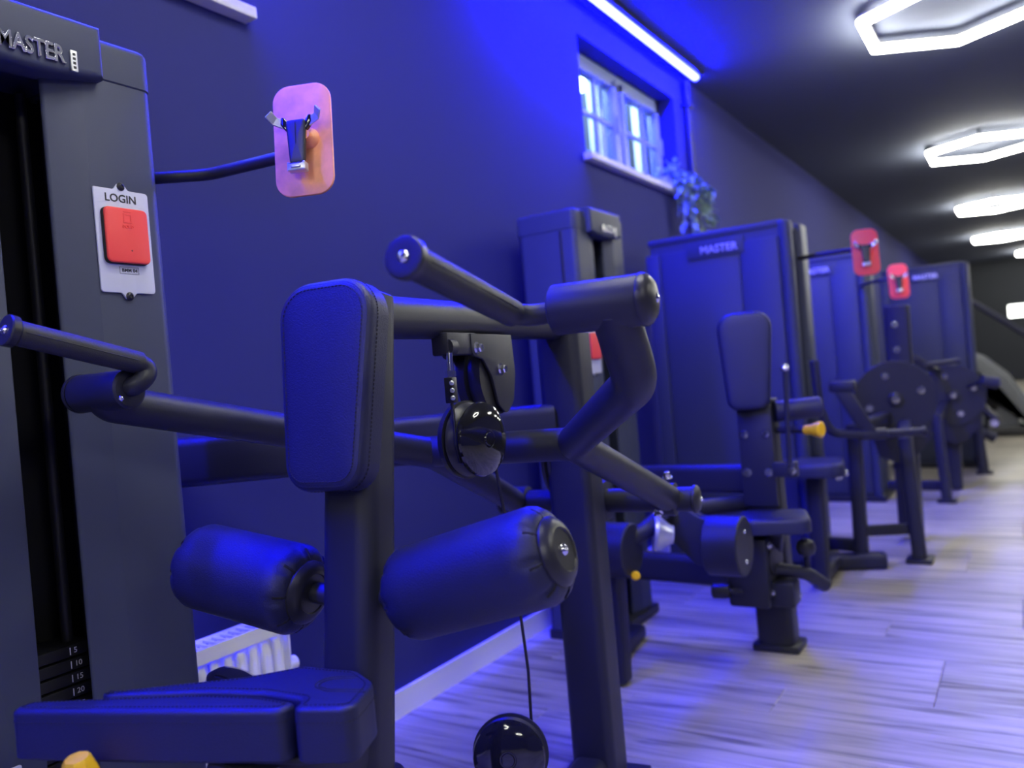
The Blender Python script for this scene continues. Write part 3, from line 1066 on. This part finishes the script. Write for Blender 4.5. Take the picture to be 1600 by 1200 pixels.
P1('pad_roller', LEATHER, m2, lathe, (-.735, 2.83, .815), (.88, .42, .03), [(0, .03), (.004, .036), (.15, .036), (.155, .03), (.156, .01)], 28)
P1('roller_arm', STEEL, m2, tube, [(-.79, 2.85, .80), (-.72, 2.84, .815)], .014)
P1('adjust_rod', STEEL, m2, tube, [(-.673, 2.765, .955), (-.683, 2.765, .62)], .008, 0, 12)
P1('rod_ball', CHROME, m2, lathe, (-.673, 2.765, .95), (0, 0, 1), [(0, .006), (.005, .012), (.012, .014), (.02, .011), (.025, .004)], 18)
P1('rod_bracket', STEEL, m2, box, (-.74, 2.76, .60), (-.66, 2.80, .65), .005)
bolt('bolt', (-.675, 2.755, .622), (0, -1, 0), m2, .011, .01)
P1('yellow_knob', YEL, m2, lathe, (-.63, 2.80, .752), (.9, -.3, 0), [(-.005, .012), (.0, .016), (.02, .017), (.045, .026), (.055, .027), (.06, .02)], 20)
P1('knob_plunger', STEEL, m2, tube, [(-.735, 2.835, .752), (-.63, 2.80, .752)], .012)
P1('upper_beam', STEEL, m2, sweep, [(-1.43, 2.93, .575), (-.83, 2.845, .585)], rrect(.07, .10, .02, 4))
P1('base_beam', STEEL, m2, sweep, [(-1.45, 2.90, .25), (-.83, 2.845, .25)], rrect(.08, .10, .02, 4))
P1('seat_pad', LEATHER, m2, prism, rrect(.22, .20, .04), (-.735, 2.72, .435), (1, .3, 0), (-.3, 1, 0), .05, .015, dome=.004)
P1('seat_stem', STEEL, m2, sweep, [(-.735, 2.73, .44), (-.76, 2.80, .36)], rrect(.07, .05, .012, 3), ref=V((1, 0, 0)))
# drum lever
P1('lever_drum', STEEL, m2, lathe, (-.868, 2.458, .435), (1, 0, 0), [(0, .087), (.004, .092), (.106, .092), (.110, .087)], 44)
for dz in (.045, -.048):
    dome_bolt('bolt', V((-.868 + .1095, 2.458, .435 + dz)), (1, 0, 0), m2, .007)
ev = V((1, 0, 0))
P1('lever_plate', STEEL, m2, prism, poly2([(-.17, .155), (-.10, .135), (-.02, .085), (.05, .082), (.05, -.08), (-.05, -.06), (-.17, .06)], [.03, .05, .04, .02, .04, .05, .03], 6), (-.865, 2.49, .437), ev, UZ, .05, .006)
P1('lever_shaft', STEEL, m2, tube, [(-.99, 2.40, .55), (-.99, 2.60, .52), (-.86, 2.83, .50)], .028, .06)
P1('counter_drum', STEEL, m2, lathe, (-1.15, 2.275, .452), (1, 0, 0), [(0, .078), (.004, .083), (.10, .083), (.104, .078)], 40)
P1('counter_arm', STEEL, m2, tube, [(-1.12, 2.28, .452), (-1.03, 2.35, .50), (-.99, 2.45, .545)], .028, .05)
P1('counter_cone', SILVER, m2, lathe, (-1.01, 2.36, .488), (.6, .3, -.1), [(0, .055), (.01, .057), (.05, .03), (.06, .028)], 28)
P1('counter_knob', YEL, m2, lathe, (-1.045, 2.272, .378), (.5, -.8, .1), [(-.02, .008), (0, .010), (.008, .014), (.02, .014), (.024, .009)], 16)
P1('counter_post', STEEL, m2, sweep, [(-1.17, 2.36, .012), (-1.15, 2.34, .45)], rrect(.07, .07, .016, 3), ref=V((0, 1, 0)))
P1('counter_base', STEEL, m2, sweep, [(-1.24, 2.30, .03), (-1.30, 2.78, .03)], rrect(.09, .05, .014, 3))
# mechanism around the foot of the post
P1('gear_housing', STEEL, m2, box, (-.895, 2.67, .18), (-.757, 2.80, .41), .012)
P1('gear_disc', PLASTIC, m2, lathe, (-.755, 2.74, .33), (1, -.2, 0), [(-.02, .05), (0, .052), (.012, .05), (.014, .02)], 30)
P1('side_knob', PLASTIC, m2, lathe, (-.905, 2.66, .235), (-.95, -.2, 0), [(-.06, .010), (-.02, .010), (-.018, .024), (0, .026), (.035, .024), (.04, .015)], 14)
P1('pedal_tube', STEEL, m2, tube, [(-.78, 2.74, .30), (-.66, 2.78, .28), (-.62, 2.86, .22)], .022, .04)
P1('pedal_ball', PLASTIC, m2, lathe, (-.655, 2.775, .365), (0, 0, 1), [(-.03, .012), (-.02, .026), (0, .032), (.02, .026), (.03, .012)], 22)
P1('pedal_link', STEEL, m2, tube, [(-.655, 2.775, .365), (-.66, 2.80, .28)], .010)
for p in ((-.752, 2.70, .23), (-.70, 2.765, .24), (-.69, 2.775, .205), (-.752, 2.70, .385)):
    bolt('bolt', p, (.9, -.4, 0), m2, .008, .008)
P1('pedal_block', STEEL, m2, box, (-.765, 2.70, .18), (-.685, 2.79, .26), .01)

# ================================================================== MACHINES 3, 4, 5 : wide shrouded towers
def shroud(t, x0, x1, y0, d_, h_):
    w_ = x1 - x0
    xm = (x0 + x1) / 2
    bm = NB()
    prism(bm, poly2([(x0 + .02, y0 + .012), (x1 - .05, y0 + .012), (x1 - .05, y0 + d_), (x0 + .02, y0 + d_)], .01), (0, 0, .03), (1, 0, 0), (0, 1, 0), h_ - .045, .012)
    finish('tower_body', bm, COVER, t)
    # broad front cover with vertical folds
    for a, b, dy in ((x0, x0 + w_ * .10, 0), (x0 + w_ * .11, x0 + w_ * .66, .006), (x0 + w_ * .67, x1 - .058, 0)):
        P1('cover_panel', COVER, t, box, (a, y0 - .004 + dy, .05), (b, y0 + .02, h_ - .075), .004)
    P1('corner_post', COVER, t, sweep, [(x1 - .028, y0 + .028, .03), (x1 - .028, y0 + .028, h_ - .01)], rrect(.056, .07, .024, 5), ref=V((0, 1, 0)))
    P1('corner_post', COVER, t, sweep, [(x1 - .034, y0 + d_ - .06, .03), (x1 - .034, y0 + d_ - .06, h_)], rrect(.062, .16, .028, 5), ref=V((0, 1, 0)))
    P1('side_slot', DARK, t, box, (x1 - .06, y0 + .06, .05), (x1 - .040, y0 + d_ - .13, h_ - .05), .002)
    P1('top_cover', COVER, t, box, (x0 + .01, y0 + .004, h_ - .03), (x1 - .03, y0 + d_ - .01, h_), .008)
    hd = P1('header', COVER, t, box, (xm - .14, y0 - .007, h_ - .125), (xm + .14, y0 + .02, h_ - .045), .003)
    text('lettering', 'MASTER', .05, .002, (xm + .02, y0 - .009, h_ - .09), (1, 0, 0), UZ, LETTER, hd, bold=.0006)
    P1('base_plate', STEEL, t, box, (x0 - .01, y0 - .03, 0), (x1 + .02, y0 + d_ + .02, .035), .006)

m3 = thing('arm_curl_machine', 'black weight machine with broad shroud tower and big bolted cam disc beside wall plant', 'gym machine', (-1.2, 4.0, 0))
shroud(m3, -1.57, -.865, 3.86, .36, 1.628)
phone_holder(m3, (-.578, 4.008, 1.437), (.95, .30, 0), [(-.92, 4.10, 1.462), (-.80, 4.06, 1.462), (-.66, 4.05, 1.462), (-.57, 4.03, 1.45)], RED, False, .011)
def cam_disc(t, c, r, ax=(0, -1, 0), nb=5):
    c = V(c); ax = V(ax).normalized()
    P1('cam_disc', STEEL, t, lathe, c, ax, [(-.012, r * .99), (-.010, r), (.0, r), (.002, r * .99), (.003, .02)], 56)
    P1('disc_hub', PLASTIC, t, lathe, c, ax, [(0, .034), (.03, .034), (.036, .028), (.037, .01)], 26)
    d, u, v = frame(ax)
    for k in range(nb):
        a = 2 * math.pi * k / nb + .3
        bolt('bolt', c + u * math.cos(a) * r * .66 + v * math.sin(a) * r * .66 + ax * .003, ax, t, .014, .009)
    bolt('bolt', c + ax * .036, ax, t, .014, .009)
cam_disc(m3, (-.575, 4.56, .735), .195, (.25, -1, 0), 4)
P1('disc_plate', STEEL, m3, prism, poly2([(-.175, .04), (.175, .04), (.15, -.20), (.03, -.33), (-.10, -.28)], .05), (-.575, 4.585, .72), (.97, .24, 0), UZ, .012, .003)
P1('cam_column', STEEL, m3, sweep, [(-.56, 4.66, .03), (-.545, 4.66, 1.21)], rrect(.115, .09, .012, 3), ref=V((0, 1, 0)))
for zz in (1.115, .985):
    bolt('bolt', (-.555, 4.613, zz), (.1, -1, 0), m3, .013, .008)
P1('swing_arm', STEEL, m3, tube, [(-.785, 3.755, .97), (-.778, 3.755, .76), (-.745, 3.775, .645), (-.62, 3.86, .627)], .019, .07)
P1('flat_lever', STEEL, m3, sweep, [(-.70, 3.835, .84), (-.60, 3.875, .628)], rrect(.062, .02, .006, 3), ref=V((0, -1, .3)))
P1('lever_head', STEEL, m3, box, (-.75, 3.82, .82), (-.64, 3.90, .87), .01)
P1('handle_tube', STEEL, m3, tube, [(-.62, 3.87, .627), (-.40, 4.0, .618)], .018)
P1('handle_socket', STEEL, m3, tube, [(-.645, 3.855, .627), (-.54, 3.917, .624)], .026)
P1('handle_end', PLASTIC, m3, lathe, (-.405, 3.997, .618), (.86, .51, 0), [(0, .018), (.002, .023), (.012, .023), (.016, .016)], 20)
P1('front_upright', STEEL, m3, sweep, [(-.70, 4.02, .06), (-.69, 4.02, .66)], rrect(.06, .07, .015, 3), ref=V((0, 1, 0)))
P1('upright_arm', STEEL, m3, sweep, [(-.69, 4.02, .63), (-.62, 4.60, .64)], rrect(.06, .07, .015, 3))
P1('foot_bar', STEEL, m3, sweep, [(-.95, 3.90, .038), (-.60, 4.02, .038)], rrect(.08, .07, .018, 3))
P1('outer_leg', STEEL, m3, sweep, [(-.475, 4.17, .012), (-.50, 4.20, .55), (-.53, 4.5, .60)], rrect(.06, .07, .015, 3), ref=V((0, 1, 0)))
P1('leg_foot', STEEL, m3, box, (-.53, 4.11, 0), (-.42, 4.24, .02), .005)
P1('leg_brace', STEEL, m3, sweep, [(-.69, 4.06, .16), (-.50, 4.19, .15)], rrect(.04, .05, .01, 3))
P1('tower_tie', STEEL, m3, sweep, [(-.86, 4.05, .10), (-.70, 4.03, .10)], rrect(.06, .06, .012, 3))
P1('seat_post', STEEL, m3, sweep, [(-.80, 3.62, .012), (-.80, 3.66, .50)], rrect(.07, .07, .016, 3), ref=V((0, 1, 0)))
P1('seat_pad', LEATHER, m3, prism, rrect(.26, .28, .05), (-.80, 3.62, .49), (1, .2, 0), (-.2, 1, 0), .055, .016)
P1('seat_tie', STEEL, m3, sweep, [(-.80, 3.63, .05), (-.80, 3.90, .05)], rrect(.06, .05, .012, 3))
P1('side_weight', CHROME, m3, lathe, (-.74, 3.74, .47), (.86, .5, 0), [(0, .02), (.004, .026), (.03, .026), (.034, .02), (.036, .012), (.06, .012)], 22)
P1('side_rod', CHROME, m3, tube, [(-.78, 3.70, .47), (-.69, 3.77, .47)], .011)

m4 = thing('leg_extension_machine', 'black weight machine with red phone plate and cam disc behind the first shroud tower', 'gym machine', (-1.1, 5.95, 0))
shroud(m4, -1.5, -.845, 5.78, .36, 1.64)
phone_holder(m4, (-.613, 5.43, 1.39), (.95, .30, 0), [(-.88, 5.80, 1.413), (-.84, 5.66, 1.413), (-.74, 5.47, 1.413), (-.60, 5.45, 1.41)], RED, False, .011)
cam_disc(m4, (-.425, 6.15, .65), .20, (.2, -1, 0), 4)
P1('disc_plate', STEEL, m4, prism, poly2([(-.18, .04), (.19, .02), (.15, -.20), (.03, -.33), (-.10, -.28)], .05), (-.425, 6.175, .64), (.97, .24, 0), UZ, .012, .003)
P1('cam_column', STEEL, m4, sweep, [(-.47, 6.26, .012), (-.45, 6.26, .85)], rrect(.11, .09, .012, 3), ref=V((0, 1, 0)))
P1('front_leg', STEEL, m4, sweep, [(-.475, 5.76, .012), (-.50, 5.82, .52), (-.47, 6.2, .60)], rrect(.06, .07, .015, 3), ref=V((0, 1, 0)))
P1('leg_foot', STEEL, m4, box, (-.53, 5.71, 0), (-.42, 5.82, .02), .005)
P1('leg_brace', STEEL, m4, sweep, [(-.82, 5.83, .10), (-.50, 5.80, .10)], rrect(.05, .06, .01, 3))
P1('handle_wedge', STEEL, m4, sweep, [(-.62, 5.85, .93), (-.545, 5.90, .86)], rrect(.05, .025, .008, 3), ref=V((0, -1, .3)))
P1('handle_tube', STEEL, m4, tube, [(-.56, 5.89, .865), (-.36, 6.01, .875)], .016)
P1('handle_neck', STEEL, m4, tube, [(-.56, 5.89, .865), (-.47, 6.24, .80)], .02)
P1('disc_roller', LEATHER, m4, lathe, (-.25, 6.02, .74), (.86, .3, -.25), [(0, .03), (.004, .036), (.10, .036), (.104, .03)], 24)
P1('roller_arm', STEEL, m4, tube, [(-.24, 6.03, .738), (-.33, 6.16, .70)], .014)

m5 = thing('shoulder_press_machine', 'black weight machine with shroud tower, last of the row near the stair climber', 'gym machine', (-.6, 7.55, 0))
shroud(m5, -.98, -.335, 7.40, .30, 1.63)
P1('front_leg', STEEL, m5, sweep, [(-.315, 7.02, .012), (-.34, 7.06, .42), (-.36, 7.42, .48)], rrect(.06, .07, .015, 3), ref=V((0, 1, 0)))
P1('leg_foot', STEEL, m5, box, (-.37, 6.97, 0), (-.26, 7.08, .02), .005)
P1('base_rail', STEEL, m5, sweep, [(-.335, 7.05, .06), (-.36, 7.40, .06)], rrect(.05, .06, .01, 3))
P1('side_lever', STEEL, m5, sweep, [(-.37, 7.36, .53), (-.21, 7.30, .36)], rrect(.06, .12, .02, 3), ref=V((0, -1, 0)))
bolt('bolt', (-.235, 7.24, .355), (.1, -1, 0), m5, .02, .01)
P1('lever_roller', LEATHER, m5, lathe, (-.34, 7.24, .30), (.8, .2, -.5), [(0, .03), (.004, .038), (.12, .038), (.124, .03)], 24)
P1('roller_arm', STEEL, m5, tube, [(-.30, 7.25, .28), (-.28, 7.33, .42)], .016)

# ================================================================== STAIR CLIMBER far behind
sc = thing('stair_climber', 'grey curved cardio machine with black handrail beyond the last weight tower', 'cardio machine', (-.45, 10.07, 0))
for yy in (9.72, 10.42):
    oo = poly2([(-1.0, .99), (-.62, .93), (-.38, .82), (-.16, .60), (0, .32), (.10, .06), (-.03, .06), (-.12, .28), (-.26, .50), (-.45, .68), (-.66, .79), (-1.0, .86)], .12, 4)
    P1('side_shell', GREYM, sc, prism, oo, (0, yy, 0), (1, 0, 0), UZ, .09, .02)
    P1('inner_panel', GREYM, sc, prism, [(-1.0, .84), (-.68, .76), (-.47, .65), (-.29, .48), (-.16, .27), (-.08, .09), (-1.0, .09)], (0, yy + .03, 0), (1, 0, 0), UZ, .04, .005)
    P1('vent_slot', DARK, sc, prism, poly2([(-.50, .46), (-.44, .50), (-.26, .30), (-.30, .25)], .02), (0, yy - .008, 0), (1, 0, 0), UZ, .006, .001)
    P1('handrail', STEEL, sc, tube, [(-.95, yy + .04, .9), (-.95, yy + .04, 1.52), (-.55, yy + .04, 1.50), (.06, yy + .04, .98), (.10, yy + .04, .2)], .032, .15)
P1('base_frame', PLASTIC, sc, box, (-1.02, 9.65, 0), (.14, 10.50, .10), .02)
for k in range(4):
    P1('stair_tread', PLASTIC, sc, box, (-.72 + .17 * k, 9.78, .66 - .15 * k), (-.50 + .17 * k, 10.36, .70 - .15 * k), .008)
P1('console_mast', STEEL, sc, sweep, [(-.95, 10.05, .08), (-.98, 10.05, 1.45)], rrect(.14, .5, .03, 3), ref=V((0, 1, 0)))
P1('console', SCREEN, sc, box, (-1.06, 9.80, 1.40), (-.98, 10.30, 1.72), .02)

# ================================================================== FAR END
for xx, zz, ww, hh, lb in ((-.08, 1.58, .34, .26, 'small bright wall panel on the far end wall'),):
    pn_ = thing('wall_light_panel', lb, 'wall lamp', (xx, YF, zz))
    P1('panel_frame', PLASTIC, pn_, box, (xx - ww / 2 - .02, YF - .05, zz - hh / 2 - .02), (xx + ww / 2 + .02, YF, zz + hh / 2 + .02), .005)
    P1('panel_diffuser', PANELM, pn_, box, (xx - ww / 2, YF - .06, zz - hh / 2), (xx + ww / 2, YF - .045, zz + hh / 2), .003)

# ================================================================== PIPE AND TRAILING PLANT beside the window
pp = thing('wall_conduit', 'dark vertical pipe on the wall between window and plant', 'pipe', (WX + .03, 4.98, 0))
P1('pipe_run', STEEL, pp, tube, [(WX + .03, 4.98, 1.2), (WX + .03, 4.98, CZ - .03)], .022)
for zz in (1.4, 2.1, 2.6):
    P1('pipe_clip', PLASTIC, pp, box, (WX, 4.948, zz - .012), (WX + .06, 5.012, zz + .012), .004)
pl = thing('trailing_plant', 'trailing leafy green plant in a pot at the end of the window sill', 'plant', (WX - .03, 4.70, WZ0 + .02))
P1('plant_pot', WHITE, pl, lathe, (WX - .035, 4.70, WZ0 + .0205), (0, 0, 1), [(0, .040), (.008, .046), (.075, .058), (.08, .058), (.076, .050), (.068, .047)], 24)
rnd = random.Random(7)
leaf_pos = []
for k in range(26):
    a = rnd.uniform(0, 6.28)
    x0, y0 = WX - .035 + .03 * math.cos(a), 4.70 + .03 * math.sin(a)
    z0 = WZ0 + .09
    if k < 8:
        pts = [V((x0, y0, z0)), V((x0 + rnd.uniform(-.02, .05), y0 + rnd.uniform(-.1, .1), z0 + rnd.uniform(.04, .09))), V((x0 + rnd.uniform(-.03, .10), y0 + rnd.uniform(-.16, .16), z0 + rnd.uniform(.0, .13)))]
    else:
        x1, y1 = WX + rnd.uniform(.07, .13), 4.66 + rnd.uniform(-.06, .36)
        pts = [V((x0, y0, z0)), V(((x0 + x1) / 2, (y0 + y1) / 2, z0 + .05)), V((x1, y1, z0 - .03)), V((x1 + rnd.uniform(-.02, .03), y1 + rnd.uniform(-.03, .03), WZ0 - rnd.uniform(.05, .36)))]
    pts = fillet(pts, .05, 4)
    P1('stem', LEAF, pl, tube, pts, .003, 0, 6)
    for i, (p, q) in enumerate(zip(pts, pts[1:])):
        m_ = max(1, int((q - p).length / .04))
        for j in range(m_):
            leaf_pos.append(p.lerp(q, (j + .5) / m_))
lm = NB()
lv = [lm.verts.new(c) for c in ((0, 0, 0), (.018, .016, .004), (.040, .013, .002), (.062, 0, -.008), (.040, -.013, .002), (.018, -.016, .004), (.022, 0, -.002), (.044, 0, -.004))]
for f in ((0, 1, 6), (1, 2, 7, 6), (2, 3, 7), (0, 6, 5), (6, 7, 4, 5), (7, 3, 4)):
    lm.faces.new([lv[i] for i in f])
lme = D.meshes.new('leaf')
lm.to_mesh(lme); lm.free()
lme.materials.append(LEAF)
plw = wm(pl).inverted()
rnd.shuffle(leaf_pos)
for p in leaf_pos[:280]:
    if p.x < WX + .06 and p.z < WZ0 + .10:
        continue
    o = D.objects.new('leaf', lme)
    COL.objects.link(o)
    o.parent = pl
    s = rnd.uniform(.9, 1.4)
    o.matrix_local = plw @ (Matrix.Translation(p) @ Matrix.Rotation(rnd.uniform(-1.7, 1.7), 4, 'Z') @ Matrix.Rotation(rnd.uniform(.2, 1.1), 4, 'Y') @ Matrix.Scale(s, 4))
